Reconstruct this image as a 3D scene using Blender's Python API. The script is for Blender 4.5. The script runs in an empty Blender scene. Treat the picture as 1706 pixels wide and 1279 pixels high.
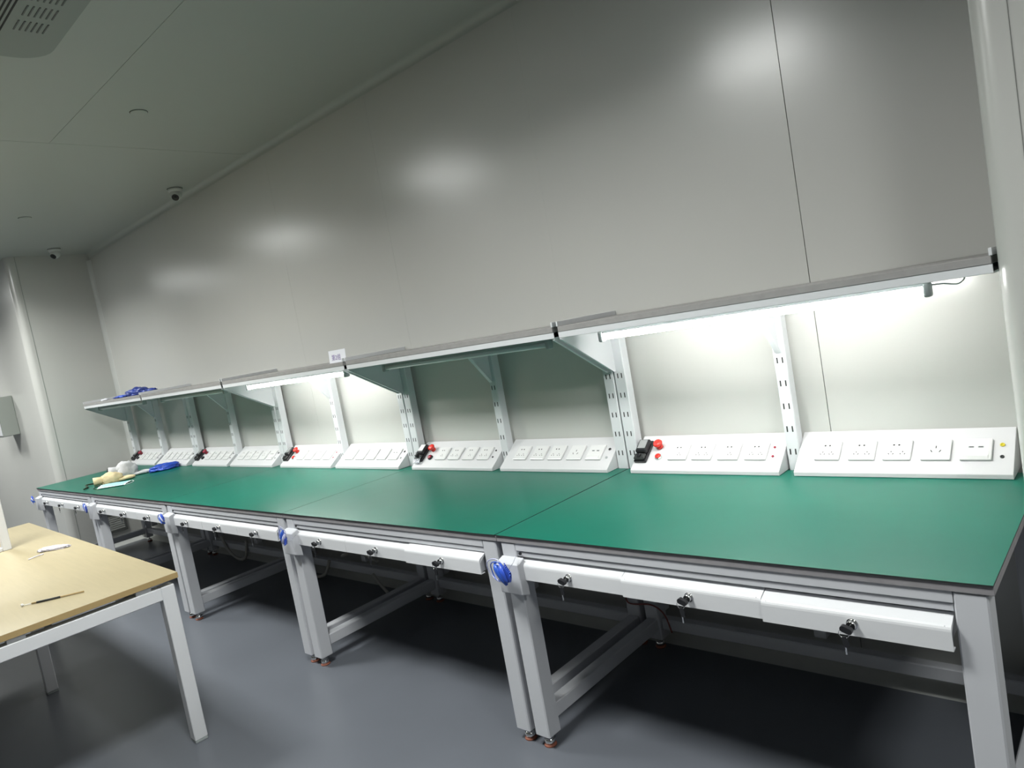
import bpy, bmesh, math, random
from mathutils import Vector, Matrix, noise
random.seed(7)
C = bpy.context.scene.collection
SC = bpy.context.scene

# ------------------------------------------------------------------ camera
cd = bpy.data.cameras.new('camera')
cam = bpy.data.objects.new('camera', cd); C.objects.link(cam)
R = ((0.7299035289573705, 0.0718312536560475, 0.6797654811872823),
     (0.660507297525629, 0.18191613352125607, -0.7284480971765022),
     (-0.17598564808235703, 0.9806868977216312, 0.08533616060121113))
M = Matrix(R).to_4x4(); M.translation = Vector((0.31035, -2.58628, 1.54573))
cam.matrix_world = M
cd.sensor_fit = 'HORIZONTAL'; cd.sensor_width = 36.0
cd.lens = 36.0 * 1181.3 / 1706.0
cd.clip_start = 0.02; cd.clip_end = 60
SC.camera = cam

# ------------------------------------------------------------------ world, exposure
w = bpy.data.worlds.new('world'); SC.world = w; w.use_nodes = True
w.node_tree.nodes['Background'].inputs[0].default_value = (0.8, 0.9, 1.0, 1)
w.node_tree.nodes['Background'].inputs[1].default_value = 0.0
vs = SC.view_settings
vs.view_transform = 'Standard'; vs.look = 'None'; vs.gamma = 1.0; vs.use_curve_mapping = False
vs.exposure = 0.18
PANEL_W = 62.0       # ceiling panel watts
PANEL_COL = (0.98, 1.0, 0.97)
TUBE_STRENGTH = 56.0
CEIL = 3.006
PANELS = [(-1.45, -1.95, 0.78), (-4.42, -1.95, 1), (-7.1, -1.85, 1), (-1.45, -4.3, 0), (-4.45, -4.3, 0), (-7.1, -4.3, 0), (-9.95, -1.9, 1),  (1.3, -1.95, 0.5), (1.3, -4.3, 0)]   # x, y, how bright (0: switched off)
for (px, py, pw) in PANELS:
    if pw == 0: continue
    #                   # light given off by the ceiling panels built below
    ld = bpy.data.lights.new('ceiling_panel_light', 'AREA'); ld.shape = 'SQUARE'; ld.size = 0.56
    ld.energy = PANEL_W * pw; ld.color = PANEL_COL; ld.spread = math.radians(150)
    lo = bpy.data.objects.new('ceiling_panel_light', ld); C.objects.link(lo)
    lo.location = (px, py, CEIL - 0.022)

# ------------------------------------------------------------------ materials
def mat(name, col, rough=0.5, metal=0.0, spec=0.5, bump=None, vary=None, coat=0.0, emit=None, alpha=None, trans=0.0):
    m = bpy.data.materials.new(name); m.use_nodes = True
    nt = m.node_tree; b = nt.nodes['Principled BSDF']
    b.inputs['Base Color'].default_value = (*col, 1)
    b.inputs['Roughness'].default_value = rough
    b.inputs['Metallic'].default_value = metal
    b.inputs['Specular IOR Level'].default_value = spec
    b.inputs['Coat Weight'].default_value = coat
    b.inputs['Transmission Weight'].default_value = trans
    if alpha is not None: b.inputs['Alpha'].default_value = alpha
    if emit:
        b.inputs['Emission Color'].default_value = (*emit[0], 1); b.inputs['Emission Strength'].default_value = emit[1]
    tc = nt.nodes.new('ShaderNodeTexCoord')
    if bump:
        n = nt.nodes.new('ShaderNodeTexNoise'); n.inputs['Scale'].default_value = bump[0]; n.inputs['Detail'].default_value = 3
        bp = nt.nodes.new('ShaderNodeBump'); bp.inputs['Strength'].default_value = bump[1]; bp.inputs['Distance'].default_value = bump[2]
        nt.links.new(tc.outputs['Object'], n.inputs['Vector']); nt.links.new(n.outputs['Fac'], bp.inputs['Height'])
        nt.links.new(bp.outputs['Normal'], b.inputs['Normal'])
    if vary:
        n2 = nt.nodes.new('ShaderNodeTexNoise'); n2.inputs['Scale'].default_value = vary[0]; n2.inputs['Detail'].default_value = 4
        if len(vary) > 2:
            mp = nt.nodes.new('ShaderNodeMapping'); mp.inputs['Scale'].default_value = vary[2]
            nt.links.new(tc.outputs['Object'], mp.inputs['Vector']); nt.links.new(mp.outputs['Vector'], n2.inputs['Vector'])
        else:
            nt.links.new(tc.outputs['Object'], n2.inputs['Vector'])
        r = nt.nodes.new('ShaderNodeValToRGB')
        r.color_ramp.elements[0].position = 0.3; r.color_ramp.elements[1].position = 0.7
        r.color_ramp.elements[0].color = (*[c * (1 - vary[1]) for c in col], 1)
        r.color_ramp.elements[1].color = (*[min(1, c * (1 + vary[1])) for c in col], 1)
        nt.links.new(n2.outputs['Fac'], r.inputs['Fac']); nt.links.new(r.outputs['Color'], b.inputs['Base Color'])
    return m
MT = dict(
    wall=mat('painted_steel_panel', (0.54, 0.54, 0.515), 0.25, spec=0.95, bump=(1.3, 0.15, 0.02), vary=(0.8, 0.02)),
    ceil=mat('ceiling_panel_paint', (0.40, 0.42, 0.39), 0.42, bump=(1.1, 0.15, 0.02)),
    wallw=mat('pier_cladding', (0.66, 0.67, 0.64), 0.26, spec=0.8, bump=(1.3, 0.15, 0.02)),
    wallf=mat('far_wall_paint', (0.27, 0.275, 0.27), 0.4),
    joint=mat('panel_joint_sealant', (0.16, 0.16, 0.15), 0.7),
    cove=mat('cove_trim', (0.52, 0.53, 0.51), 0.35),
    floor=mat('epoxy_floor', (0.12, 0.13, 0.15), 0.32, spec=0.45, bump=(3.0, 0.12, 0.01), vary=(1.5, 0.06)),
    white=mat('white_powder_coat', (0.66, 0.67, 0.69), 0.38, bump=(260, 0.06, 0.001)),
    frame=mat('bench_frame_paint', (0.54, 0.55, 0.58), 0.4, bump=(260, 0.06, 0.001)),
    panelw=mat('socket_panel_paint', (0.60, 0.60, 0.61), 0.4),
    plate=mat('socket_plastic', (0.70, 0.70, 0.695), 0.25),
    edge=mat('worktop_edge_band', (0.26, 0.25, 0.26), 0.5, vary=(30, 0.08)),
    shelf=mat('shelf_board', (0.30, 0.29, 0.285), 0.5, vary=(30, 0.06)),
    green=mat('green_rubber_mat', (0.002, 0.118, 0.080), 0.36, spec=0.26, bump=(2.2, 0.2, 0.01), vary=(2.5, 0.05)),
    black=mat('black_plastic', (0.012, 0.012, 0.014), 0.35),
    dark=mat('dark_slot', (0.03, 0.03, 0.03), 0.8),
    rubber=mat('black_rubber', (0.02, 0.022, 0.022), 0.6),
    lcd=mat('meter_display', (0.30, 0.31, 0.31), 0.2),
    red=mat('red_button', (0.72, 0.03, 0.02), 0.25, coat=0.3),
    darkred=mat('dark_red_button', (0.28, 0.01, 0.03), 0.3),
    chrome=mat('chrome', (0.8, 0.8, 0.8), 0.15, metal=1.0),
    rust=mat('orange_foot_pad', (0.26, 0.085, 0.05), 0.6),
    yellowj=mat('yellow_jack', (0.65, 0.55, 0.03), 0.4),
    wood=mat('yellow_laminate', (0.34, 0.285, 0.17), 0.38, vary=(6, 0.04, (1, 12, 1))),
    woodedge=mat('yellow_edge_band', (0.38, 0.27, 0.12), 0.5),
    diff=mat('panel_diffuser', (0.9, 0.9, 0.9), 0.5, emit=(PANEL_COL, 14.0)),
    tubeon=mat('lit_tube', (0.95, 0.95, 0.95), 0.4, emit=((1.0, 0.99, 0.955), TUBE_STRENGTH)),
    tubeoff=mat('unlit_tube', (0.62, 0.64, 0.64), 0.25),
    grey=mat('grey_end_cap', (0.33, 0.36, 0.36), 0.4),
    bluep=mat('blue_film', (0.035, 0.09, 0.50), 0.3, bump=(60, 0.5, 0.004), vary=(25, 0.35)),
    navy=mat('dark_blue_film', (0.02, 0.045, 0.25), 0.35, bump=(60, 0.5, 0.004), vary=(25, 0.4)),
    cotton=mat('white_grey_cotton', (0.55, 0.55, 0.56), 0.9, bump=(80, 0.4, 0.004), vary=(14, 0.12)),
    beige=mat('beige_cotton', (0.74, 0.60, 0.36), 0.9, bump=(80, 0.4, 0.004), vary=(14, 0.15)),
    maskb=mat('pale_blue_mask', (0.36, 0.68, 0.76), 0.8),
    maskw=mat('white_mask_layer', (0.75, 0.80, 0.80), 0.8),
    dkgreen=mat('dark_green_cord', (0.02, 0.035, 0.015), 0.8),
    film=mat('lilac_film', (0.45, 0.47, 0.66), 0.25),
    clear=mat('clear_pvc', (0.75, 0.78, 0.85), 0.15, trans=0.75),
    bluecord=mat('blue_cord', (0.03, 0.10, 0.50), 0.3),
    paper=mat('white_paper', (0.74, 0.75, 0.80), 0.7),
    ink=mat('purple_ink', (0.22, 0.16, 0.38), 0.6),
    hose=mat('white_conduit', (0.42, 0.41, 0.38), 0.5),
    redwire=mat('red_brown_wire', (0.20, 0.05, 0.04), 0.5),
    cam=mat('camera_white', (0.60, 0.62, 0.60), 0.35),
    acp=mat('cassette_plastic', (0.27, 0.29, 0.265), 0.5),  # cassette shading is put into this colour, darker than the ceiling paint
    vent=mat('dark_vent', (0.10, 0.105, 0.10), 0.5),
    tissue=mat('clear_crumpled_film', (0.68, 0.66, 0.74), 0.3, vary=(60, 0.3)),
)

# ------------------------------------------------------------------ mesh helpers
class MB:
    """collects shapes into one mesh with material slots"""
    def __init__(s): s.bm = bmesh.new(); s.mats = []
    def _m(s, m):
        if m not in s.mats: s.mats.append(m)
        return s.mats.index(m)
    def add(s, t, m, xf=None, smooth=False):
        i = s._m(m)
        for f in t.faces: f.material_index = i; f.smooth = smooth
        if xf is not None: t.transform(xf)
        me = bpy.data.meshes.new('tmp'); t.to_mesh(me); t.free(); s.bm.from_mesh(me); bpy.data.meshes.remove(me)
        return s
    def box(s, a, b, m, bev=0.0, xf=None, seg=1):
        t = bmesh.new(); bmesh.ops.create_cube(t, size=1)
        d = [b[i] - a[i] for i in range(3)]; c = [(a[i] + b[i]) / 2 for i in range(3)]
        t.transform(Matrix.Translation(c) @ Matrix.Diagonal((d[0], d[1], d[2], 1)))
        if bev: bmesh.ops.bevel(t, geom=t.edges[:], offset=min(bev, min(abs(x) for x in d) * 0.45), segments=seg, affect='EDGES', profile=0.5)
        return s.add(t, m, xf)
    def prism(s, poly, axis, a, b, m, bev=0.0, xf=None, smooth=False):
        """poly: 2-D points in the plane across `axis`, extruded from a to b (x: (y,z); y: (x,z); z: (x,y))"""
        t = bmesh.new()
        def P(p, h):
            return {'x': (h, p[0], p[1]), 'y': (p[0], h, p[1]), 'z': (p[0], p[1], h)}[axis]
        A = [t.verts.new(P(p, a)) for p in poly]; B = [t.verts.new(P(p, b)) for p in poly]
        n = len(poly)
        t.faces.new(A); t.faces.new(B[::-1])
        for i in range(n): t.faces.new((A[i], B[i], B[(i + 1) % n], A[(i + 1) % n]))
        bmesh.ops.recalc_face_normals(t, faces=t.faces)
        if bev: bmesh.ops.bevel(t, geom=t.edges[:], offset=bev, segments=1, affect='EDGES')
        return s.add(t, m, xf, smooth)
    def cyl(s, c, r, h, m, axis='z', seg=20, r2=None, xf=None):
        t = bmesh.new(); bmesh.ops.create_cone(t, cap_ends=True, segments=seg, radius1=r, radius2=r if r2 is None else r2, depth=h)
        rot = {'z': Matrix(), 'x': Matrix.Rotation(math.pi / 2, 4, 'Y'), 'y': Matrix.Rotation(-math.pi / 2, 4, 'X')}[axis]
        t.transform(Matrix.Translation(c) @ rot)
        i = s._m(m)
        for f in t.faces: f.smooth = len(f.verts) == 4
        for f in t.faces: f.material_index = i
        if xf is not None: t.transform(xf)
        me = bpy.data.meshes.new('tmp'); t.to_mesh(me); t.free(); s.bm.from_mesh(me); bpy.data.meshes.remove(me)
        return s
    def sph(s, c, r, m, sc=(1, 1, 1), xf=None, sub=3):
        t = bmesh.new(); bmesh.ops.create_icosphere(t, subdivisions=sub, radius=r)
        t.transform(Matrix.Translation(c) @ Matrix.Diagonal((*sc, 1)))
        return s.add(t, m, xf, True)
    def lathe(s, prof, m, seg=24, xf=None):
        """prof: (radius, height) pairs around z"""
        t = bmesh.new(); rings = []
        for r, h in prof:
            rings.append([t.verts.new((r * math.cos(2 * math.pi * k / seg), r * math.sin(2 * math.pi * k / seg), h)) for k in range(seg)])
        for a, b in zip(rings, rings[1:]):
            for k in range(seg): t.faces.new((a[k], a[(k + 1) % seg], b[(k + 1) % seg], b[k]))
        t.faces.new(rings[0][::-1]); t.faces.new(rings[-1])
        bmesh.ops.recalc_face_normals(t, faces=t.faces)
        return s.add(t, m, xf, True)
    def tube(s, pts, r, m, seg=8, xf=None, closed=False, rad=None):
        pts = [Vector(p) for p in pts]; t = bmesh.new(); rings = []; n = len(pts)
        prev = None
        for i, p in enumerate(pts):
            if closed: d = pts[(i + 1) % n] - pts[i - 1]
            else: d = pts[min(i + 1, n - 1)] - pts[max(i - 1, 0)]
            d.normalize()
            if prev is None:
                u = d.orthogonal().normalized()
            else:
                u = (prev - d * prev.dot(d)); u = u.normalized() if u.length > 1e-6 else d.orthogonal().normalized()
            prev = u; v = d.cross(u); rr = r if rad is None else rad[i]
            rings.append([t.verts.new(p + (u * math.cos(2 * math.pi * k / seg) + v * math.sin(2 * math.pi * k / seg)) * rr) for k in range(seg)])
        pairs = list(zip(rings, rings[1:])) + ([(rings[-1], rings[0])] if closed else [])
        for a, b in pairs:
            for k in range(seg): t.faces.new((a[k], a[(k + 1) % seg], b[(k + 1) % seg], b[k]))
        if not closed: t.faces.new(rings[0][::-1]); t.faces.new(rings[-1])
        bmesh.ops.recalc_face_normals(t, faces=t.faces)
        return s.add(t, m, xf, True)
    def build(s, name, parent=None, loc=None, rot=None, **props):
        me = bpy.data.meshes.new(name); s.bm.to_mesh(me); s.bm.free()
        for m in s.mats: me.materials.append(MT[m])
        o = bpy.data.objects.new(name, me); C.objects.link(o)
        if parent is not None: o.parent = parent
        if loc is not None: o.location = loc
        if rot is not None: o.rotation_euler = rot
        for k, v in props.items(): o[k] = v
        return o
def empty(name, loc, label, cat, group=None, rotz=0.0):
    o = bpy.data.objects.new(name, None); C.objects.link(o); o.location = loc; o.rotation_euler = (0, 0, rotz)
    o.empty_display_size = 0.05
    o['label'] = label; o['category'] = cat
    if group: o['group'] = group
    return o
def tag(o, label, cat, group=None):
    o['label'] = label; o['category'] = cat
    if group: o['group'] = group
    return o
def dup(o, parent=None):
    c = o.copy(); C.objects.link(c)
    if parent is not None: c.parent = parent
    for ch in list(o.children): dup(ch, c)
    return c
def smooth_pts(pts, n=8):
    """Catmull-Rom through pts"""
    P = [Vector(p) for p in pts]; P = [P[0] * 2 - P[1]] + P + [P[-1] * 2 - P[-2]]; out = []
    for i in range(1, len(P) - 2):
        for k in range(n):
            t = k / n; a, b, c, d = P[i - 1], P[i], P[i + 1], P[i + 2]
            out.append(0.5 * ((2 * b) + (c - a) * t + (2 * a - 5 * b + 4 * c - d) * t * t + (3 * b - 3 * c + d - a) * t ** 3))
    out.append(P[-2]); return out

YW = 0.09          # back wall
XL, XR, YF = -7.75, 3.0, -5.6
XF = -13.0         # the room goes on past the left corner

# ------------------------------------------------------------------ room shell
MB().box((XF - .1, YF - .1, -0.06), (XR + .1, YW + .12, 0), 'floor').build('floor', kind='structure')

c0 = MB().box((XF - .1, YF - .1, CEIL + 0.008), (XR + .1, YW + .12, CEIL + 0.08), 'joint').build('ceiling', kind='structure')
ys = [YW, -1.14, -2.37, -3.6, -4.83, YF]; xs = [XF, -8.4, -4.25, -0.6, XR]
for j in range(len(xs) - 1):
    yy = ys if j != 1 else [YW, -1.75, -2.98, -4.2, YF]      # the rows are staggered left of the long joint
    for i in range(len(yy) - 1):
        g = 0.0009
        MB().box((xs[j] + 0.0016, yy[i + 1] + g, CEIL), (xs[j + 1] - 0.0016, yy[i] - g, CEIL + 0.0078), 'ceil').build('ceiling_panel', c0)

wb = MB().box((XL - .1, YW + 0.007, 0), (XR + .1, YW + 0.1, CEIL + 0.008), 'joint').build('wall_back', kind='structure')
xe = [XL, -6.38, -5.23, -4.08, -2.93, -1.78, -0.63, 0.52, 1.67, XR]
gaps = {-0.63: 0.0014, -1.78: 0.0002, -2.93: 0.0005, -4.08: 0.0005, -5.23: 0.0002}
for a, b in zip(xe, xe[1:]):
    ga = gaps.get(a, 0.0003); gb = gaps.get(b, 0.0003)
    MB().box((a + ga, YW, 0), (b - gb, YW + 0.0068, CEIL), 'wall').build('wall_panel', wb)

MB().box((XL - 0.1, -0.60, 0), (XL, YW, CEIL + 0.008), 'wall').build('wall_left', kind='structure')
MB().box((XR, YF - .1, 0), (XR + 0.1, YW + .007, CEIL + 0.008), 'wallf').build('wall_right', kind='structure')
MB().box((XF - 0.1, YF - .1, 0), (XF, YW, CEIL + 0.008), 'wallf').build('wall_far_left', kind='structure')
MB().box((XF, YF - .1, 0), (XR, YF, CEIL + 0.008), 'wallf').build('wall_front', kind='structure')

def rounded(x0, y0, x1, y1, r, n=8, which=(1, 1, 1, 1)):
    """rounded rectangle; which: corners (x0,y0) (x1,y0) (x1,y1) (x0,y1)"""
    out = []
    for k, (cx, cy, a0) in enumerate(((x0 + r, y0 + r, 180), (x1 - r, y0 + r, 270), (x1 - r, y1 - r, 0), (x0 + r, y1 - r, 90))):
        if which[k]:
            for q in range(n + 1):
                a = math.radians(a0 + 90 * q / n); out.append((cx + r * math.cos(a), cy + r * math.sin(a)))
        else: out.append(((x0, x1, x1, x0)[k], (y0, y0, y1, y1)[k]))
    return out
# pier beside the right end of the benches, rounded corner towards the shelf
def sm_prism(poly, a, b, m):
    mb = MB(); mb.prism(poly, 'z', a, b, m)
    for f in mb.bm.faces:
        if len(f.verts) == 4: f.smooth = True
    return mb
def shade_by_angle(o, deg=30):
    me = o.data; me.polygons.foreach_set('use_smooth', [True] * len(me.polygons))
    bm = bmesh.new(); bm.from_mesh(me)
    for e in bm.edges:
        e.smooth = not (len(e.link_faces) == 2 and e.calc_face_angle(0) > math.radians(deg))
    bm.to_mesh(me); bm.free()
o = MB().prism(rounded(0.0, -0.385, 0.62, YW, 0.055, 8, (1, 1, 0, 0)), 'z', 0, CEIL, 'wall').build('wall_pier_right', kind='structure'); shade_by_angle(o)
o = MB().prism(rounded(XF, -0.64, XL + 0.004, YW, 0.06, 10, (0, 1, 0, 0)), 'z', 0, CEIL, 'wall').build('wall_pier_left', kind='structure'); shade_by_angle(o)
# narrow joint strip on the right pier
MB().box((0.085, -0.3865, 0), (0.0862, -0.385, CEIL), 'joint').build('trim_1', kind='structure')
MB().box((XL + 0.004, -0.560, 0), (XL + 0.005, -0.555, CEIL), 'acp').build('trim_2', kind='structure')
def cove(sx, n=8, r=0.06):
    return [(0, 0), (r, 0)] + [(r - r * math.sin(math.radians(90 * k / n)), r - r * math.cos(math.radians(90 * k / n))) for k in range(1, n)] + [(0, r)]
# coved strips: floor to wall, ceiling to wall, and the left corner
fc = [(YW - a, b) for a, b in cove(1, r=0.09)]
o = MB().prism(fc, 'x', XL, 0.0, 'cove').build('baseboard_back', kind='structure'); shade_by_angle(o)
cc = [(YW - a, CEIL - b) for a, b in cove(1, r=0.045)]
o = MB().prism(cc, 'x', XL, 0.0, 'ceil').build('trim_3', kind='structure'); shade_by_angle(o)
vc = [(XL + a, YW - b) for a, b in cove(1, r=0.05)]
o = MB().prism(vc, 'z', 0.09, CEIL - 0.07, 'cove').build('trim_4', kind='structure'); shade_by_angle(o)
lc = [(XL + a, b) for a, b in cove(1, r=0.06)]
o = MB().prism(lc, 'y', -0.53, YW - 0.09, 'cove').build('baseboard_left', kind='structure'); shade_by_angle(o)

# ------------------------------------------------------------------ ceiling fittings
panel_labels = ['square ceiling light panel nearest the green benches at their right half', 'square ceiling light panel over the aisle at the middle of the benches',
                'square ceiling light panel over the aisle by the left wall', 'square ceiling light panel of the far row, right half', 'square ceiling light panel of the far row, middle',
                'square ceiling light panel of the far row above the left passage', 'square ceiling light panel beyond the left corner of the room', 'square ceiling light panel right of the pier, near row', 'square ceiling light panel right of the pier, far row']
for (px, py, pw), lb in zip(PANELS, panel_labels):
    e = empty('ceiling_light', (px, py, CEIL), lb, 'ceiling light', 'square ceiling light panels')
    f = MB()
    for a, b in (((-.3, -.3), (.3, -.285)), ((-.3, .285), (.3, .3)), ((-.3, -.285), (-.285, .285)), ((.285, -.285), (.3, .285))):
        f.box((*a, -0.018), (*b, 0), 'white')
    f.build('frame', e); MB().box((-.285, -.285, -0.010), (.285, .285, -0.002), 'diff' if pw else 'plate').build('diffuser', e)

def disc(loc, lb, big=0.043):
    e = empty('ceiling_disc', loc, lb, 'cover plate', 'round cover plates on the ceiling')
    MB().lathe([(big, -0.001), (big, -0.003), (big - 0.004, -0.0045), (0.01, -0.005)], 'ceil').build('cover', e)
    MB().lathe([(big + 0.0025, 0.0), (big + 0.0025, -0.0012), (0.01, -0.0013)], 'dark').build('shadow_gap_ring', e)
disc((-3.64, -0.87, CEIL), 'small round white cover on the ceiling above and left of the nearer camera')
disc((-6.10, -0.84, CEIL), 'small round white cover on the ceiling at the far left above the farther camera')

def camera_dome(loc, lb, yaw):
    e = empty('security_camera', loc, lb, 'camera', 'white turret cameras on the ceiling', yaw)
    MB().lathe([(0.062, 0), (0.062, -0.012), (0.056, -0.03), (0.03, -0.034)], 'cam').build('mounting_base', e)
    MB().lathe([(0.066, 0.0), (0.066, -0.002), (0.02, -0.0021)], 'dark').build('gasket', e)
    e.scale = (0.86,) * 3
    b = MB().sph((0, 0, -0.055), 0.05, 'cam').build('ball', e)
    xf = Matrix.Translation((0, 0, -0.055)) @ Matrix.Rotation(math.radians(132), 4, 'Y')
    MB().lathe([(0.030, 0.040), (0.030, 0.049), (0.026, 0.051), (0.022, 0.048)], 'black', xf=xf).build('lens_ring', b)
    MB().lathe([(0.014, 0.047), (0.013, 0.052), (0.006, 0.055)], 'rubber', xf=xf).build('lens', b)
camera_dome((-5.17, -0.06, CEIL), 'white turret camera hanging at the ceiling edge, the nearer and larger of two', math.radians(-42))
camera_dome((-7.42, -0.30, CEIL), 'white turret camera hanging at the ceiling above the left wall, the farther of two', math.radians(-62))

# ceiling cassette air conditioner, only its slotted corner is in the frame
ac = empty('air_conditioner', (-2.60, -1.96, CEIL), 'slotted ceiling cassette in shaded grey at the top left corner of the photo', 'air conditioner')
fa = MB(); fa.prism(rounded(-.49, -.51, .49, .51, 0.12, 6), 'z', -0.024, 0.0, 'acp')
fp = fa.build('face_panel', ac); shade_by_angle(fp)
gr = MB()
gr.box((-.31, -.31, -0.028), (.31, .31, -0.0245), 'acp')
gi = gr.build('intake_grille', ac)
sl = MB()
for k in range(38): sl.box((-.30, -.30 + k * 0.016, -0.0295), (.30, -.294 + k * 0.016, -0.028), 'dark')
sl.build('grille_slots', gi, kind='stuff')
sl = MB()
for side in range(4):
    xf = Matrix.Rotation(side * math.pi / 2, 4, 'Z')
    for gx in range(4):
        for k in range(6):
            x0 = -0.23 + gx * 0.127; y0 = 0.335 + k * 0.0195
            if x0 < 0.43: sl.box((x0, y0, -0.0262), (x0 + 0.082, y0 + 0.005, -0.024), 'vent', xf=xf)
sl.build('air_slots', ac, kind='stuff')

# low wall vent on the left wall, seen below the benches
v = empty('wall_vent', (XL + 0.001, -0.26, 0.14), 'small dark louvred vent low on the left wall behind the bench legs', 'vent')
f = MB()
for a, b in (((-.14, 0), (.14, .02)), ((-.14, .18), (.14, .20)), ((-.14, .02), (-.12, .18)), ((.12, .02), (.14, .18))): f.box((0, a[0], a[1]), (0.012, b[0], b[1]), 'vent')
f.build('frame', v)
f = MB()
for k in range(7): f.box((0.001, -.12, .03 + k * .022), (0.010, .12, .038 + k * .022), 'cove')
f.box((0, -.12, .02), (0.001, .12, .18), 'dark'); f.build('louvres', v, kind='stuff')

# white wall box on the left pier, at the photo's left border
e = empty('wall_box', (-8.66, -0.64, 1.30), 'grey-white metal box on the wall left of the benches, cut by the photo border', 'wall box')
MB().box((-0.34, -0.155, 0), (0, 0, 0.42), 'acp', 0.006).build('case', e)
MB().box((-0.33, -0.160, 0.015), (-0.008, -0.155, 0.405), 'white', 0.002).build('door', e)

# ------------------------------------------------------------------ workbenches
H = 0.8095; TT = 0.8055; D = 0.872; L = 1.5
LEGW = 0.068; GAP = 0.014; LX0 = -L + GAP; LX1 = -GAP
LF = -0.868; LB = LF + 0.068
UPR = [(-1.497, -1.440), (-0.775, -0.728), (-0.0575, -0.004)]

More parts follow.
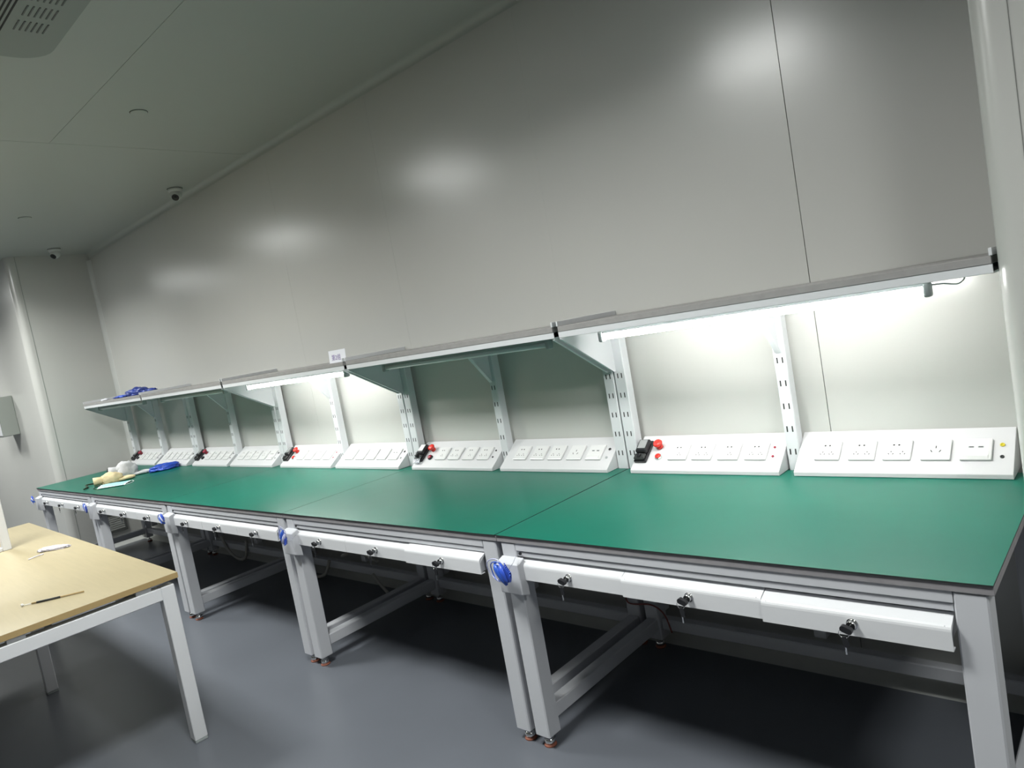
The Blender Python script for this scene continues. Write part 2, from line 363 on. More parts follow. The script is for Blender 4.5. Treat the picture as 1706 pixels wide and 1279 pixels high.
def box_leg(x0, x1, y0, y1, z0, z1, bev=0.004): return MB().box((x0, y0, z0), (x1, y1, z1), 'frame', bev)
def bench(label):
    e = empty('workbench', (0, 0, 0), label, 'workbench', 'row of green topped workbenches along the wall')
    MB().box((-L + .001, -D, TT - 0.021), (-.001, 0.012, TT - 0.0005), 'edge', 0.0012).build('worktop', e)
    ZT = TT - 0.022
    for sx in (0, 1):
        for sy in (0, 1):
            x0 = LX0 if sx == 0 else LX1 - LEGW; x1 = x0 + LEGW
            y0, y1 = (LF, LB) if sy == 0 else (-0.068, -0.002)
            lg = box_leg(x0, x1, y0, y1, 0.047, ZT).build('leg', e)
            xc, yc = (x0 + x1) / 2, (y0 + y1) / 2
            f = MB(); T = Matrix.Translation((xc, yc, 0))
            f.lathe([(0.023, 0.0), (0.024, 0.003), (0.022, 0.007), (0.012, 0.010)], 'rust', xf=T)
            f.lathe([(0.016, 0.008), (0.020, 0.013), (0.020, 0.026), (0.008, 0.031)], 'chrome', 12, xf=T)
            f.cyl((xc, yc, 0.037), 0.006, 0.022, 'chrome', seg=10)
            f.build('levelling_foot', lg)
    # frame rails
    xi0, xi1 = LX0 + LEGW, LX1 - LEGW
    MB().box((xi0 + .001, LF + .001, 0.7555), (xi1 - .001, LF + .04, ZT), 'frame', 0.001).build('front_rail', e)
    MB().box((xi0 + .001, LF + .006, 0.733), (xi1 - .001, LF + .04, 0.7525), 'frame', 0.002).build('drawer_rail', e)
    MB().box((xi0, -0.05, 0.735), (xi1, -0.01, ZT), 'frame', 0.002).build('rear_rail', e)
    for x0 in (LX0 + 0.009, LX1 - LEGW + 0.009):
        MB().box((x0, LB, 0.735), (x0 + 0.05, -0.068, ZT), 'frame', 0.003).build('side_rail', e)
        MB().box((x0, LB, 0.092), (x0 + 0.05, -0.068, 0.147), 'frame', 0.004).build('foot_rail', e)
    MB().box((xi0, -0.052, 0.092), (xi1, -0.008, 0.142), 'frame', 0.004).build('rear_foot_rail', e)
    # uprights with slots, brackets, shelf
    for i, (u0, u1) in enumerate(UPR):
        up = MB().box((u0, 0.015, 0.14), (u1, 0.065, 1.4495), 'white', 0.003).build('upright', e)
        s = MB(); xc = (u0 + u1) / 2
        z = 1.231
        while z > 0.85:
            for dx in (-0.010, 0.010): s.box((xc + dx - 0.0025, 0.0142, z - 0.011), (xc + dx + 0.0025, 0.0152, z + 0.011), 'dark')
            z -= 0.0875
        s.build('slots', up, kind='stuff')
    for x0 in (-1.487, -0.016):
        b = MB(); poly = [(0.0148, 1.4495), (-0.334, 1.4495), (-0.334, 1.443), (-0.004, 1.252), (0.0148, 1.252)]
        b.prism(poly, 'x', x0, x0 + 0.003, 'white')
        sgn = 1 if x0 < -1 else -1
        for (a, c) in (((-0.334, 1.443), (-0.004, 1.252)),):
            dx = 0.014 * (-1 if sgn == 1 else 1)
            q = [(a[0], a[1]), (c[0], c[1]), (c[0], c[1] + 0.003), (a[0], a[1] + 0.003)]
            xa, xb = sorted((x0 + 0.0015, x0 + 0.0015 - dx * 0.6)); b.prism(q, 'x', xa, xb, 'white')
        b.build('shelf_bracket', e)
    b = MB(); poly = [(0.0148, 1.4495), (-0.15, 1.4495), (-0.15, 1.444), (0.004, 1.262), (0.0148, 1.262)]
    b.prism(poly, 'x', -0.7525, -0.7495, 'white')
    b.prism([(-0.15, 1.447), (-0.15, 1.444), (0.004, 1.262), (0.004, 1.265)], 'x', -0.762, -0.741, 'white')
    b.build('shelf_bracket', e)
    MB().box((-1.488, -0.337, 1.450), (-0.012, -0.334, 1.4745), 'white', 0.001).box((-1.488, -0.334, 1.450), (-0.012, 0.085, 1.454), 'white') \
        .box((-1.488, 0.081, 1.454), (-0.012, 0.085, 1.4745), 'white').build('shelf_tray', e)
    MB().box((-1.486, -0.339, 1.4748), (-0.014, 0.085, 1.4965), 'shelf', 0.001).build('shelf_board', e)
    for x0, x1 in ((-1.490, -1.482), (-0.018, -0.010)):
        MB().box((x0, -0.340, 1.4968), (x1, 0.085, 1.517), 'white', 0.001).build('end_lip', e)
    # drawers
    for j, (a, b, open_) in enumerate(((-1.412, -0.9755, 0.0), (-0.9735, -0.5285, 0.0), (-0.5265, -0.088, 0.0))):
        dr = MB()
        yf = LF - 0.012
        prof = [(yf, 0.657), (yf, 0.703)] + [(yf + 0.015 - 0.015 * math.cos(math.radians(t)), 0.703 + 0.015 * math.sin(math.radians(t))) for t in (20, 40, 60, 80)] + \
               [(yf + 0.045, 0.7305), (yf + 0.045, 0.728), (yf + 0.004, 0.698), (yf + 0.004, 0.660), (yf + 0.02, 0.660), (yf + 0.02, 0.657)]
        dr.prism(prof, 'x', a, b, 'white')
        dr.box((a + .012, yf + .004, 0.662), (a + .014, -0.42, 0.715), 'frame').box((b - .014, yf + .004, 0.662), (b - .012, -0.42, 0.715), 'frame')
        dr.box((a + .012, yf + .004, 0.660), (b - .012, -0.42, 0.662), 'frame').box((a + .012, -0.422, 0.662), (b - .012, -0.42, 0.715), 'frame')
        d = dr.build('drawer', e)
        for x in (a + 0.006, b - 0.008):
            pass
        xc = (a + b) / 2 + 0.008; zc = 0.688
        MB().cyl((xc, yf - 0.007, zc), 0.0105, 0.014, 'chrome', 'y', 18).cyl((xc, yf - 0.0005, zc), 0.014, 0.002, 'chrome', 'y', 18).build('lock', d)
        k = MB(); k.box((xc - 0.0012, yf - 0.022, zc - 0.003), (xc + 0.0012, yf - 0.014, zc + 0.003), 'chrome')
        k.prism(rounded(-0.020, -0.0075, 0.009, 0.0075, 0.007, 4), 'y', -0.035, -0.022, 'black', xf=Matrix.Translation((xc, yf, zc - 0.004)) @ Matrix.Rotation(0.35, 4, 'Y'))
        k.build('key', d)
        ring = [(xc - 0.012 + 0.012 * math.cos(t), yf - 0.030, zc - 0.013 + 0.011 * math.sin(t)) for t in [2 * math.pi * q / 16 for q in range(16)]]
        MB().tube(ring, 0.0009, 'chrome', 5, closed=True).build('key_ring', d)
        k = MB(); k.prism(rounded(-0.007, -0.028, 0.007, 0.0, 0.006, 4), 'y', -0.0315, -0.0285, 'black', xf=Matrix.Translation((xc - 0.012, yf, zc - 0.020)) @ Matrix.Rotation(-0.12, 4, 'Y'))
        k.box((xc - 0.0135, yf - 0.031, zc - 0.066), (xc - 0.0095, yf - 0.029, zc - 0.047), 'chrome')
        k.build('spare_key', d)
    # earthing point box on the left front leg
    jb = MB(); jb.prism([(-0.8685, 0.598), (-0.908, 0.612), (-0.908, 0.722), (-0.8685, 0.735)], 'x', -1.486, -1.382, 'frame', 0.003)
    j_ = jb.build('terminal_box', e)
    MB().cyl((-1.397, -0.8695, 0.748), 0.006, 0.004, 'black', 'y', 12).build('hole_plug', j_)
    return e
bench_labels = ['nearest green topped workbench at the right end of the row beside the pier',
                'second workbench from the right, its shelf lamp off, between two lit ones',
                'middle workbench of the row, lit by the tube left of the paper card',
                'fourth workbench from the right, second from the left end, dim under its shelf',
                'farthest workbench at the left end of the row, gloves lying on top']
b0 = bench(bench_labels[0]); benches = [b0]
for k in range(1, 5):
    b = dup(b0); b.location = (-L * k, 0, 0); b['label'] = bench_labels[k]; benches.append(b)
# at its right end the nearest shelf is fixed to the pier: no upright or bracket there
def drop(o):
    for c in list(o.children): drop(c)
    bpy.data.objects.remove(o)
drop([c for c in b0.children if c.name.startswith('upright')][2])
drop([c for c in b0.children if c.name.startswith('shelf_bracket')][1])
# the fourth and fifth shelf meet without side brackets
drop([c for c in benches[3].children if c.name.startswith('shelf_bracket')][0])
drop([c for c in benches[4].children if c.name.startswith('shelf_bracket')][1])
# the drawers of the first two benches stand a little out of line
def drawers(b): return [c for c in b.children if c.name.startswith('drawer') and not c.name.startswith('drawer_rail')]
d = drawers(b0); d[1].location = (0, -0.006, -0.002); d[2].location = (0, -0.012, -0.006)
d = drawers(benches[1]); d[2].location = (0, -0.014, 0.002)

# ------------------------------------------------------------------ mats on the worktops
mat_labels = ['brightly lit green rubber mat on the nearest workbench', 'darker green rubber mat on the second workbench from the right',
              'green rubber mat with a bright glare on the middle workbench', 'shaded green rubber mat on the fourth workbench from the right, empty',
              'dark green rubber mat under the gloves and mask at the far left end']
for k in range(5):
    m = MB(); z0 = TT
    nx, ny = 24, 10; t = bmesh.new(); 
    xa, xb, ya, yb = -L + (0.003 if k == 0 else 0.0015 if k < 4 else 0.0), (-0.003 if k == 1 else -0.0012), -D - 0.004, 0.012
    def hz(x, y):
        # corners and seam edges lift slightly, as rubber does
        ex = min(x - xa, xb - x); ey = y - ya
        return z0 + 0.0042 + 0.0014 * math.exp(-(ex / 0.05) ** 2) * math.exp(-(ey / 0.12) ** 2) * (0.3 + noise.noise(Vector((x * 3 + k, y * 3, 1)))) 
    top = [[None] * (ny + 1) for _ in range(nx + 1)]; bot = [[None] * (ny + 1) for _ in range(nx + 1)]
    for i in range(nx + 1):
        for j in range(ny + 1):
            x = xa + (xb - xa) * i / nx; y = ya + (yb - ya) * j / ny
            wob = 0.0015 * noise.noise(Vector((x * 4 + k * 9, 2, 5))) if j == 0 else 0
            top[i][j] = t.verts.new((x, y + wob, hz(x, y))); bot[i][j] = t.verts.new((x, y + wob, z0))
    for i in range(nx):
        for j in range(ny):
            t.faces.new((top[i][j], top[i + 1][j], top[i + 1][j + 1], top[i][j + 1]))
            t.faces.new((bot[i][j], bot[i][j + 1], bot[i + 1][j + 1], bot[i + 1][j]))
    for i in range(nx):
        t.faces.new((bot[i][0], bot[i + 1][0], top[i + 1][0], top[i][0])); t.faces.new((top[i][ny], top[i + 1][ny], bot[i + 1][ny], bot[i][ny]))
    for j in range(ny):
        t.faces.new((bot[0][j + 1], bot[0][j], top[0][j], top[0][j + 1])); t.faces.new((top[nx][j + 1], top[nx][j], bot[nx][j], bot[nx][j + 1]))
    bmesh.ops.recalc_face_normals(t, faces=t.faces)
    m.add(t, 'green'); m._m('rubber')
    for f in m.bm.faces:
        if f.normal.z < 0.7: f.material_index = 1
    o = m.build('bench_mat', loc=(-L * k, 0, 0)); tag(o, mat_labels[k], 'mat', 'green rubber mats on the workbenches')

# ------------------------------------------------------------------ sloping socket panels
ZB = H + 0.0008
A0, A1 = Vector((0, -0.07, 0.826)), Vector((0, 0.085, 0.940))
V = (A1 - A0); FL = V.length; V.normalize(); N = Vector((0, V.y * 0 - V.z, V.y)); ANG = math.atan2(V.z, V.y)
def fxf(x, t, h=0.0):
    p = A0 + V * (t * FL) + N * h
    return Matrix.Translation((x, p.y, p.z)) @ Matrix.Rotation(ANG, 4, 'X')
PLATES = {}
def plate_mesh(kind):
    if kind in PLATES: return PLATES[kind]
    m = MB(); m.box((-.043, -.043, 0), (.043, .043, 0.009), 'plate', 0.0025, seg=2)
    m.box((-.036, -.036, 0.009), (.036, .036, 0.0098), 'plate', 0.0004)
    if kind == 'usb': m.prism([(0.009, -.040), (0.013, -.032), (0.009, -.018)], 'x', -.034, .034, 'plate', xf=Matrix(((1, 0, 0, 0), (0, 0, 1, 0), (0, 1, 0, 0), (0, 0, 0, 1))))
    o = m.build('socket_plate'); p = o.data
    s = MB(); z0, z1 = 0.0097, 0.0102
    def pin(x, y, ang, l=0.0075, wd=0.003): s.box((-wd / 2, -l / 2, z0), (wd / 2, l / 2, z1), 'dark', xf=Matrix.Translation((x, y, 0)) @ Matrix.Rotation(ang, 4, 'Z'))
    if kind in ('five', 'double', 'two'):
        for dx in (-0.008, 0.008): s.cyl((dx - 0.004, 0.019, (z0 + z1) / 2), 0.0036, z1 - z0, 'dark', seg=10)
    cs = {'five': [(0.006, -0.016)], 'double': [(-0.018, -0.016), (0.018, -0.016)], 'single': [(0, -0.002)], 'two': [(-0.016, -.016), (0.014, -.016)], 'usb': []}[kind]
    for cx, cy in cs:
        q = 1.4 if kind == 'single' else 0.75
        pin(cx, cy + 0.007 * q, 0, 0.0075 * q); pin(cx - 0.009 * q, cy - 0.005 * q, math.radians(30), 0.0075 * q); pin(cx + 0.009 * q, cy - 0.005 * q, math.radians(-30), 0.0075 * q)
    if kind == 'usb':
        for cx in (-0.013, 0.013):
            s.box((cx - 0.008, 0.004, z0), (cx + 0.008, 0.010, z1), 'grey'); s.box((cx - 0.006, 0.0055, z1), (cx + 0.006, 0.0085, z1 + 0.0002), 'dark')
    q = s.build('socket_holes'); pq = q.data
    bpy.data.objects.remove(o); bpy.data.objects.remove(q)
    PLATES[kind] = (p, pq); return PLATES[kind]
def add_plate(e, kind, x, t):
    p, q = plate_mesh(kind)
    o = bpy.data.objects.new('socket_plate', p); C.objects.link(o); o.parent = e; o.matrix_basis = fxf(x, t, 0.0002)
    h = bpy.data.objects.new('socket_holes', q); C.objects.link(h); h.parent = o; h['kind'] = 'stuff'
def jack(e, x, t, m, r=0.006, name='jack'):
    MB().lathe([(r, 0), (r, 0.003), (r * 0.6, 0.0035), (r * 0.55, 0.001)], m, 12, xf=fxf(x, t)).build(name, e)
def sock_panel(k, side, label, style):
    x0, x1 = (-1.437, -0.781) if side == 'L' else (-0.7265, -0.060)
    e = empty('socket_panel', (-L * k, 0, ZB), label, 'socket panel', 'sloping socket panels along the back of the benches')
    T = Matrix.Translation((0, 0, -ZB))
    prof = [(-0.07, ZB), (-0.07, 0.826), (0.085, 0.940), (0.085, ZB)]
    hs = MB(); hs.prism(prof, 'x', x0, x1, 'panelw', 0.0015, xf=T); hs.build('housing', e)
    inner = empty  # children below are placed through the same offset
    kids0 = set(bpy.data.objects)
    if side == 'L':
        for cx in (-1.2265, -1.115, -1.000, -0.8865): add_plate(e, 'five' if cx in (-1.2265, -1.0) else 'double', cx, 0.495)
        # breaker with clear flap
        xf = fxf(-1.399, 0.50)
        m = MB(); m.box((-.030, -.058, 0), (.030, .058, 0.014), 'black', 0.003, xf=xf)
        m.box((-.028, -.020, 0.014), (.028, .050, 0.036), 'black', 0.006, xf=xf); m.box((-.028, -.055, 0.014), (.028, -.022, 0.028), 'rubber', 0.006, xf=xf)
        mt = m.build('breaker', e)
        flip = style == 'open'
        MB().box((-.019, -.004, 0.036), (.019, .042, 0.0372), 'lcd' if not flip else 'plate', 0.0005, xf=xf).build('display', mt)
        MB().box((-.008, -.048, 0.028), (.008, -.030, 0.036 if not flip else 0.045), 'black', 0.002, xf=xf).build('toggle', mt)
        if flip: MB().box((-.028, -.066, 0.040), (.028, -.030, 0.043), 'clear', 0.001, xf=xf @ Matrix.Rotation(0.4, 4, 'X')).build('flap', mt)
        redm = 'red' if style in ('red', 'open') else 'darkred'
        low = {'red': 'red', 'open': 'darkred', 'dark': 'black'}[style]
        b = MB(); xf = fxf(-1.332, 0.655)
        b.lathe([(0.014, 0), (0.014, 0.010), (0.011, 0.012), (0.011, 0.018), (0.019, 0.021), (0.021, 0.027), (0.018, 0.033), (0.008, 0.036)], redm, xf=xf)
        b.build('emergency_stop', e)
        b = MB(); xf = fxf(-1.319, 0.36)
        b.lathe([(0.016, 0), (0.016, 0.006), (0.013, 0.008)], 'chrome' if style == 'red' else 'black', xf=xf)
        b.lathe([(0.0125, 0.006), (0.0125, 0.013), (0.010, 0.015), (0.004, 0.0155)], low, xf=xf); b.build('push_button', e)
        jack(e, -0.823, 0.61, 'darkred' if style == 'red' else 'black', 0.005); jack(e, -0.821, 0.38, 'darkred' if style == 'red' else 'black', 0.005)
    else:
        for cx, kd in ((-0.6185, 'two'), (-0.502, 'double'), (-0.390, 'double'), (-0.274, 'single'), (-0.1615, 'usb')): add_plate(e, kd, cx, 0.495)
        jack(e, -0.093, 0.61, 'yellowj' if style == 'red' else 'black', 0.007); jack(e, -0.092, 0.36, 'black' if style == 'red' else 'grey', 0.006)
    for o in set(bpy.data.objects) - kids0:
        if o.parent == e: o.matrix_basis = T @ o.matrix_basis
    return e
names = ['nearest', 'second', 'middle', 'fourth', 'farthest']
styl = ['red', 'open', 'red', 'dark', 'dark']
lab = [('white sloping socket panel with two bright red buttons, nearest of its kind', 'nearest white socket panel, beside the pier, with a yellow jack'),
       ('white socket panel with a flipped open breaker on the second workbench', 'white socket panel without buttons right on the second workbench'),
       ('white socket panel with breaker and two red buttons on the middle workbench', 'lit white socket panel of five sockets right on the middle workbench'),
       ('dim socket panel with breaker and dark red button on the fourth workbench', 'dim socket panel of five sockets right on the fourth workbench'),
       ('leftmost small socket panel with breaker at the far end of the row', 'dim socket panel of five sockets on the farthest workbench, second from left')]
for k in range(5):
    sock_panel(k, 'L', lab[k][0], styl[k]); sock_panel(k, 'R', lab[k][1], 'red' if k == 0 else 'dark')

# ------------------------------------------------------------------ tube lamps under the shelves
def lamp(x0, x1, lit, label):
    y, z = -0.27, 1.434
    e = empty('tube_lamp', ((x0 + x1) / 2, y, 1.4495), label, 'lamp', 'tube lamps under the shelves'); h = (x1 - x0) / 2
    MB().box((-h + .01, -0.012, -0.0115), (h - .01, 0.012, -0.0005), 'grey', 0.002).build('batten', e)
    MB().cyl((0, 0, -0.0225), 0.0125, 2 * h - 0.036, 'tubeon' if lit else 'tubeoff', 'x', 20).build('tube', e)
    for s in (-1, 1):
        MB().box((s * h - (0.02 if s > 0 else 0), -0.017, -0.043), (s * h + (0.02 if s < 0 else 0), 0.017, -0.0008), 'grey', 0.006, seg=2).build('end_cap', e)
    cb = smooth_pts([(h, 0.004, -0.010), (h + 0.03, 0.012, -0.012), (h + 0.055, 0.05, -0.02), (h + 0.06, 0.12, -0.012), (h + 0.05, 0.2, -0.004)], 6)
    MB().tube(cb, 0.0022, 'grey', 6).build('cord', e)
    return e
lamp(-1.335, -0.172, True, 'lit tube lamp under the nearest shelf, brightest in the photo')
lamp(-2.746, -1.590, False, 'unlit tube lamp under the shelf between the two lit ones')
lamp(-4.270, -3.090, True, 'lit tube lamp under the middle shelf left of the paper card')
lamp(-5.75, -4.60, False, 'unlit tube lamp under the fourth shelf from the right')
lamp(-7.27, -6.12, False, 'unlit tube lamp under the farthest shelf at the left end')

# ------------------------------------------------------------------ paper card at the shelf joint
pc = empty('paper_card', (-3.085, -0.318, 1.4972), 'small white paper card with purple handwriting standing on the shelf edge', 'card', rotz=math.radians(0))
MB().box((-0.083, -0.0006, 0), (0.080, 0.0006, 0.070), 'paper', xf=Matrix.Translation((0, 0, 0)) @ Matrix.Rotation(math.radians(-4), 4, 'X')).build('sheet', pc)
try:
    cu = bpy.data.curves.new('handwriting', 'FONT'); cu.body = '\u7b2c2\u7ec4'; cu.size = 0.036; cu.align_x = 'CENTER'; cu.extrude = 0.0002
    to = bpy.data.objects.new('handwriting', cu); C.objects.link(to)
    dg = bpy.context.evaluated_depsgraph_get(); me = bpy.data.meshes.new_from_object(to.evaluated_get(dg)); bpy.data.objects.remove(to)
    if len(me.polygons):
        me.materials.clear(); me.materials.append(MT['ink'])
        to = bpy.data.objects.new('handwriting', me); C.objects.link(to); to.parent = pc
        to.matrix_basis = Matrix.Rotation(math.radians(-4), 4, 'X') @ Matrix.Translation((-0.012, -0.0012, 0.016)) @ Matrix.Rotation(math.pi / 2, 4, 'X')
except Exception as ex:
    print('text', ex)

# ------------------------------------------------------------------ soft things
def crumple(name, loc, size, m, seed, amp=0.35, freq=2.2, rotz=0.0, sub=4, parent=None, lift=0.0):
    mb = MB(); t = bmesh.new(); bmesh.ops.create_icosphere(t, subdivisions=sub, radius=1.0)
    for v_ in t.verts:
        p = v_.co.copy(); q = p * freq + Vector((seed * 7.1, seed * 3.3, seed))
        n = noise.noise(q) * 0.6 + abs(noise.noise(q * 2.3)) * 0.5 + noise.noise(q * 5.1) * 0.22
        p *= (1 + amp * n)
        p = Vector((p.x * size[0], p.y * size[1], max(p.z, -0.55) * size[2]))
        v_.co = p
    zmin = min(v_.co.z for v_ in t.verts)
    for v_ in t.verts: v_.co.z += -zmin + lift
    mb.add(t, m, Matrix.Rotation(rotz, 4, 'Z'), True)
    return mb.build(name, parent, loc)
def glove(loc, rotz, m, label, name, seed, cuff_shade=None, sc=1.0, zs=0.6):
    e = empty(name, loc, label, 'glove', rotz=rotz)
    crumple('palm', (0, 0, 0), (0.10 * sc, 0.065 * sc, 0.034 * zs), m, seed, 0.35, 2.0, parent=e)
    for i, (dy, ln) in enumerate(((-0.042, 0.085), (-0.015, 0.105), (0.014, 0.11), (0.042, 0.09))):
        y = dy * sc; b = [(0.07 * sc, y, 0.013), (0.11 * sc, y * 1.2, 0.016), ((0.11 + ln * 0.6) * sc, y * 1.35, 0.017), ((0.11 + ln) * sc, y * 1.3 + 0.01 * math.sin(seed + i), 0.012)]
        p = smooth_pts(b, 5); MB().tube(p, 0.012, m, 10, rad=[0.0125 * (1 - 0.25 * (q / (len(p) - 1)) ** 3) if q < len(p) - 1 else 0.004 for q in range(len(p))]).build('finger', e)
    p = smooth_pts([(0.0, 0.045 * sc, 0.014), (0.04 * sc, 0.085 * sc, 0.018), (0.09 * sc, 0.10 * sc, 0.013)], 5)
    MB().tube(p, 0.013, m, 10, rad=[0.014] * (len(p) - 1) + [0.005]).build('thumb', e)
    c = MB(); c.lathe([(0.040, -0.01), (0.047, 0.05), (0.050, 0.075), (0.046, 0.075), (0.040, 0.02)], m, 20, xf=Matrix.Translation((-0.07 * sc, 0, 0.050 * zs * 0.85 * 0.5 + 0.002)) @ Matrix.Diagonal((1, 1, 0.5, 1)) @ Matrix.Diagonal((1, sc, zs * 0.85, 1)) @ Matrix.Rotation(-math.pi / 2, 4, 'Y'))
    if cuff_shade: c.cyl((-0.1455, 0, 0), 0.043, 0.0005, cuff_shade, 'x', xf=Matrix.Translation((0, 0, 0.050 * zs * 0.85 * 0.5 + 0.002)) @ Matrix.Diagonal((1, sc, zs * 0.42, 1)))  # dark disc in the opening paints the shade inside the cuff
    cf = c.build('cuff', e); cf.location.z = max(0, 0.0)
    return e
ZM = H + 0.0012
g = glove((-6.44, -0.425, ZM), math.radians(60), 'cotton', 'white and grey cotton glove on the far left mat beside the bright blue film', 'cotton_glove', 3, 'vent', 0.85, 2.6)
o = crumple('shoe_cover', (-6.24, -0.19, ZM), (0.115, 0.07, 0.034), 'bluep', 5, 0.5, 2.4, math.radians(66)); tag(o, 'bright blue crumpled shoe cover on the far left mat beside the white glove', 'shoe cover')
g = glove((-6.30, -0.60, ZM), math.radians(72), 'beige', 'beige cotton glove on the far left mat behind the pale blue mask', 'beige_glove', 8, None, 0.82, 1.7)
# folded mask lying in front of the beige glove
mk = empty('face_mask', (-6.06, -0.665, ZM), 'pale blue and white folded face mask at the front of the far left mat', 'face mask', rotz=0)
pl = MB(); t = bmesh.new(); nx, ny = 16, 10
c00, c10, c11, c01 = Vector((-0.02, -0.125, 0)), Vector((0.17, 0.02, 0)), Vector((0.0, 0.14, 0)), Vector((-0.20, -0.01, 0))
vv = [[None] * (ny + 1) for _ in range(nx + 1)]
for i in range(nx + 1):
    for j in range(ny + 1):
        a, b = i / nx, j / ny; p = c00.lerp(c10, a).lerp(c01.lerp(c11, a), b)
        p.z = 0.004 + 0.012 * math.sin(math.pi * b) * (0.6 + 0.4 * math.sin(a * 5)) + (0.003 if j % 3 == 0 else 0); vv[i][j] = t.verts.new(p)
for i in range(nx):
    for j in range(ny): t.faces.new((vv[i][j], vv[i + 1][j], vv[i + 1][j + 1], vv[i][j + 1]))
pl.add(t, 'maskb', smooth=False); pl._m('maskw')
for i, f in enumerate(pl.bm.faces):
    if (i % ny) in (0, ny - 1) or i // ny in (0, nx - 1): f.material_index = 1
o = pl.build('mask_body', mk); md = o.modifiers.new('thickness', 'SOLIDIFY'); md.thickness = 0.0015
for s, (p0, p1, off) in enumerate(((c00, c01, (-0.14, -0.06)), (c10, c11, (0.07, 0.06)))):
    pts = smooth_pts([p0 + Vector((0, 0, .004)), p0.lerp(p1, .3) + Vector((off[0] * .4, off[1] * .4, 0.003)), p0.lerp(p1, .7) + Vector((off[0] * .4, off[1] * .4, 0.003)), p1 + Vector((0, 0, .004))], 6)
    MB().tube(pts, 0.0022, 'maskw' if s else 'dkgreen', 6).build('ear_loop', mk)
# dark green strap behind the mask
pts = smooth_pts([(-6.52, -0.66, ZM + 0.007), (-6.50, -0.74, ZM + 0.012), (-6.40, -0.76, ZM + 0.007), (-6.33, -0.79, ZM + 0.008), (-6.29, -0.82, ZM + 0.007)], 8)
o = MB().tube(pts, 0.006, 'dkgreen', 8).build('strap'); tag(o, 'dark green strap on the far left mat at the left of the beige glove', 'strap')
# blue crumpled film on the farthest shelf
e = empty('blue_film', (-6.72, -0.15, 1.4975), 'crumpled dark blue shoe covers on top of the farthest shelf', 'shoe cover')
crumple('cover_body', (0.12, 0.02, 0), (0.14, 0.07, 0.040), 'navy', 11, 0.55, 2.6, 0.2, parent=e)
crumple('cover_body', (-0.16, -0.03, 0), (0.17, 0.055, 0.014), 'bluep', 13, 0.6, 3.0, -0.1, parent=e)
crumple('cover_tail', (0.33, 0.05, 0.012), (0.075, 0.035, 0.018), 'navy', 14, 0.5, 2.8, 0.1, parent=e)
o = crumple('paper_scrap', (-7.17, -0.24, 1.4975), (0.05, 0.03, 0.010), 'paper', 17, 0.5, 2.4); tag(o, 'small white paper scrap at the left end of the farthest shelf', 'scrap')

# ------------------------------------------------------------------ wrist straps hanging at the terminal boxes
def wrist_strap(k, label, seed, loops):
    rnd = random.Random(seed)
    e = empty('wrist_strap', (-L * k - (1.432 if k == 0 else 1.402), -0.94, 0.705), label, 'wrist strap', 'blue coiled wrist straps at the bench legs')
    for q, (x0, x1, m_) in enumerate(((-0.012, 0.012, 'bluecord'), (0.012, 0.030, 'bluep' if k == 0 else 'film'))):
        # two doubled-over runs of the fabric band, hanging side by side
        p = smooth_pts([(x0 - 0.012, 0.0, 0.030), (x0 + 0.002, -0.010, 0.012), (x1 - 0.004, -0.006, -0.022), (x1 + 0.002, 0.0, -0.046 + 0.016 * q)], 6)
        n = len(p); MB().tube(p, 0.012, m_, 10, rad=[0.003 + 0.0085 * math.sin(math.pi * (0.08 + 0.84 * i_ / (n - 1))) for i_ in range(n)]).build('band', e)
    pts = []
    for q in range(7 * 10):
        t_ = q / 70; a = q / 10 * 2 * math.pi
        pts.append(Vector((0.024 + 0.024 * t_ + 0.010 * math.cos(a) * 0.4, -0.008 + 0.006 * math.sin(a), 0.020 - 0.034 * t_ + 0.017 * math.cos(a))))
    MB().tube(pts, 0.0019, 'bluep', 5).build('coiled_cord', e)
    for q in range(loops):
        cx, cz, r = -0.026 + 0.011 * q, 0.008 - 0.005 * q, 0.036 - 0.003 * q
        ring = [(cx + r * math.cos(a), -0.004 + 0.005 * math.sin(2 * a + q), cz + r * 1.05 * math.sin(a)) for a in [2 * math.pi * s / 24 for s in range(24)]]
        MB().tube(ring, 0.0021, ('film', 'bluecord', 'film', 'clear')[q % 4], 5, closed=True).build('loose_loop', e)
    MB().tube(smooth_pts([(0.03, 0.0, 0.0), (0.045, -0.002, 0.02), (0.055, 0.01, 0.035), (0.037, 0.045, 0.043)], 6), 0.0014, 'clear', 5).build('lead', e)
    return e
ws = ['blue coiled wrist strap on the front leg between the two nearest benches', 'blue wrist strap on the leg box between second and third bench from the right',
      'blue wrist strap on the leg box just right of the yellow table corner', 'blue wrist strap on the leg box seen above the back edge of the yellow table',
      'pale blue wrist strap on the leg at the left end of the bench row']
for k in range(5):
    w_ = wrist_strap(k, ws[k], k, 4 if k == 0 else 2)
    if k: w_.rotation_euler = (0, (0.9, -0.4, 0.3, -0.8)[k - 1], 0); w_.location.z += 0.014; w_.scale = (0.85,) * 3

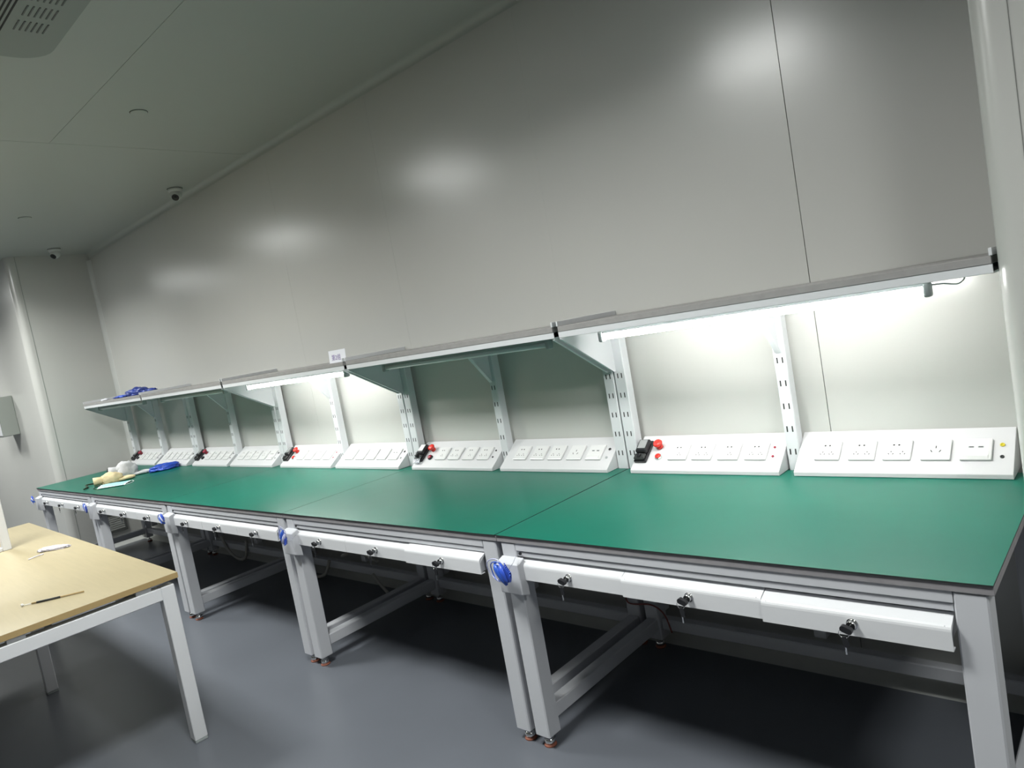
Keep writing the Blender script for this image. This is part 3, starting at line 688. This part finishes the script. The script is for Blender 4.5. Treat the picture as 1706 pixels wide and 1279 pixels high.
# ------------------------------------------------------------------ conduits and wires under the benches
def hose(pts, r, m, name, label, cat='conduit', ribs=False):
    p = smooth_pts(pts, 10)
    rad = [r * (1.08 if (i % 2) else 0.94) for i in range(len(p))] if ribs else None
    o = MB().tube(p, r, m, 10, rad=rad).build(name); tag(o, label, cat)
hose([(-5.68, -0.066, 0.20), (-5.60, -0.066, 0.09), (-5.45, -0.066, 0.025), (-5.30, -0.066, 0.055), (-5.23, -0.066, 0.20)], 0.011, 'hose', 'conduit', 'white conduit loop under the fourth bench from the right', ribs=True)
hose([(-4.385, -0.09, 0.17), (-4.36, -0.09, 0.065), (-4.25, -0.09, 0.022), (-4.09, -0.09, 0.055), (-4.0, -0.09, 0.16)], 0.011, 'hose', 'conduit', 'white conduit loop hanging under the middle bench at its left', ribs=True)
hose([(-3.98, 0.00, 0.165), (-3.85, 0.0, 0.205), (-3.70, 0.0, 0.20), (-3.56, -0.002, 0.165)], 0.010, 'hose', 'conduit', 'arched white conduit behind the drawers of the middle bench', ribs=True)
hose([(-3.52, -0.085, 0.12), (-3.46, -0.085, 0.06), (-3.38, -0.095, 0.018)], 0.010, 'hose', 'conduit', 'short slanting white conduit reaching the floor under the middle bench', ribs=True)
hose([(-2.92, 0.012, 0.098), (-2.87, 0.012, 0.075), (-2.80, 0.012, 0.078), (-2.74, 0.012, 0.11)], 0.010, 'hose', 'conduit', 'short white conduit just right of the rear legs between second and third bench', ribs=True)
hose([(-1.56, -0.078, 0.42), (-1.563, -0.078, 0.30), (-1.567, -0.078, 0.22), (-1.535, -0.078, 0.205), (-1.45, -0.078, 0.215), (-1.40, -0.078, 0.20), (-1.372, -0.078, 0.165), (-1.355, -0.078, 0.10)], 0.0035, 'redwire', 'wire', 'thin red brown wire across the rear legs between the two nearest benches', 'wire')

# ------------------------------------------------------------------ yellow table
TH = math.radians(-2.2)
yt = empty('yellow_table', (-2.862, -1.466, 0), 'pale yellow laminate table on white square steel legs at lower left', 'table', rotz=TH)
TL, TW = 2.86, 1.30
o = MB().box((-TL, -TW, 0.725), (0, 0, 0.75), 'wood', 0.001)
o._m('woodedge')
for f in o.bm.faces:
    if abs(f.normal.z) < 0.5: f.material_index = 1
o.build('tabletop', yt)
def frame_end(x0):
    x1 = x0 + 0.055
    fr = MB().box((x0, -TW + 0.06, 0.650), (x1, -0.075, 0.705), 'white', 0.003).build('end_beam', yt)
    for y0 in (-0.075, -TW + 0.005):
        lg = MB().box((x0, y0, 0.012), (x1, y0 + 0.055, 0.705), 'white', 0.003).build('leg', yt)
        MB().box((x0 + .001, y0 + .001, 0.0), (x1 - .001, y0 + 0.054, 0.012), 'grey', 0.002).build('foot_cap', lg)
frame_end(-0.065); frame_end(-TL + 0.01)
# the middle frame is inset
for y0 in (-0.34, -TW + 0.285):
    lg = MB().box((-TL / 2 - 0.0275, y0, 0.012), (-TL / 2 + 0.0275, y0 + 0.055, 0.705), 'white', 0.003).build('leg', yt)
    MB().box((-TL / 2 - 0.0265, y0 + .001, 0), (-TL / 2 + 0.0265, y0 + 0.054, 0.012), 'grey', 0.002).build('foot_cap', lg)
MB().box((-TL / 2 - 0.0275, -TW + 0.34, 0.650), (-TL / 2 + 0.0275, -0.34, 0.705), 'white', 0.003).build('middle_beam', yt)
for y0 in (-0.20, -TW + 0.15):
    MB().box((-TL + 0.066, y0, 0.665), (-0.066, y0 + 0.04, 0.704), 'white', 0.002).build('long_rail', yt)
for x0 in (-0.06, -TL / 2 - 0.02, -TL + 0.015):
    for y0 in (-0.17, -0.62, -TW + 0.14):
        MB().box((x0, y0, 0.7052), (x0 + 0.045, y0 + 0.06, 0.7248), 'white').build('spacer', yt)
def on_table(x, y, z=0.7502): return (x, y, z)
# white frame standing on it at the photo's left border
e = empty('upright_frame', (-4.80, -1.68, 0.7505), 'white square tube frame standing on the yellow table at the left border', 'frame', rotz=TH)
MB().box((-0.022, -0.022, 0), (0.022, 0.022, 0.90), 'white', 0.003).build('post', e)
MB().box((-0.022, -0.022, 0.90), (0.022, -0.56, 0.944), 'white', 0.003).build('top_bar', e)
MB().box((-0.018, -0.56, 0), (0.018, -0.022, 0.022), 'white', 0.003).build('bottom_bar', e)
MB().box((-0.022, -0.604, 0), (0.022, -0.56, 0.944), 'white', 0.003).build('post', e)
e2 = empty('round_stand', (-5.36, -1.72, 0.7505), 'grey round base behind the white frame on the yellow table', 'stand')
MB().lathe([(0.13, 0), (0.13, 0.01), (0.12, 0.018), (0.03, 0.022)], 'grey', 32).build('base', e2)
MB().cyl((0, 0, 0.14), 0.012, 0.24, 'grey').build('stem', e2)
# crumpled film, stick, scrap
e = crumple('film_scrap', (-4.33, -1.555, 0.7505), (0.085, 0.030, 0.012), 'tissue', 21, 0.6, 3.2, math.radians(40)); tag(e, 'crumpled clear and lilac film scrap on the yellow table near its back edge', 'scrap')
e = empty('stick', (-3.145, -1.845, 0.7505), 'thin two-tone stick lying near the front edge of the yellow table', 'stick', rotz=math.atan2(-1.742 + 1.95, -3.081 + 3.227))
MB().cyl((0.0, 0, 0.004), 0.0035, 0.20, 'woodedge', 'x', 8).build('shaft', e)
MB().cyl((-0.035, -0.002, 0.0045), 0.0042, 0.09, 'rubber', 'x', 8).build('grip', e)
MB().sph((-0.135, 0, 0.006), 0.006, 'plate').cyl((-0.118, 0, 0.004), 0.002, 0.036, 'plate', 'x', 8).build('cap', e)
e = MB().tube(smooth_pts([(-4.24, -1.70, 0.754), (-4.25, -1.66, 0.756), (-4.27, -1.62, 0.754)], 5), 0.003, 'tissue', 6).build('plastic_strip'); tag(e, 'short faint plastic strip on the yellow table in front of the film scrap', 'scrap')
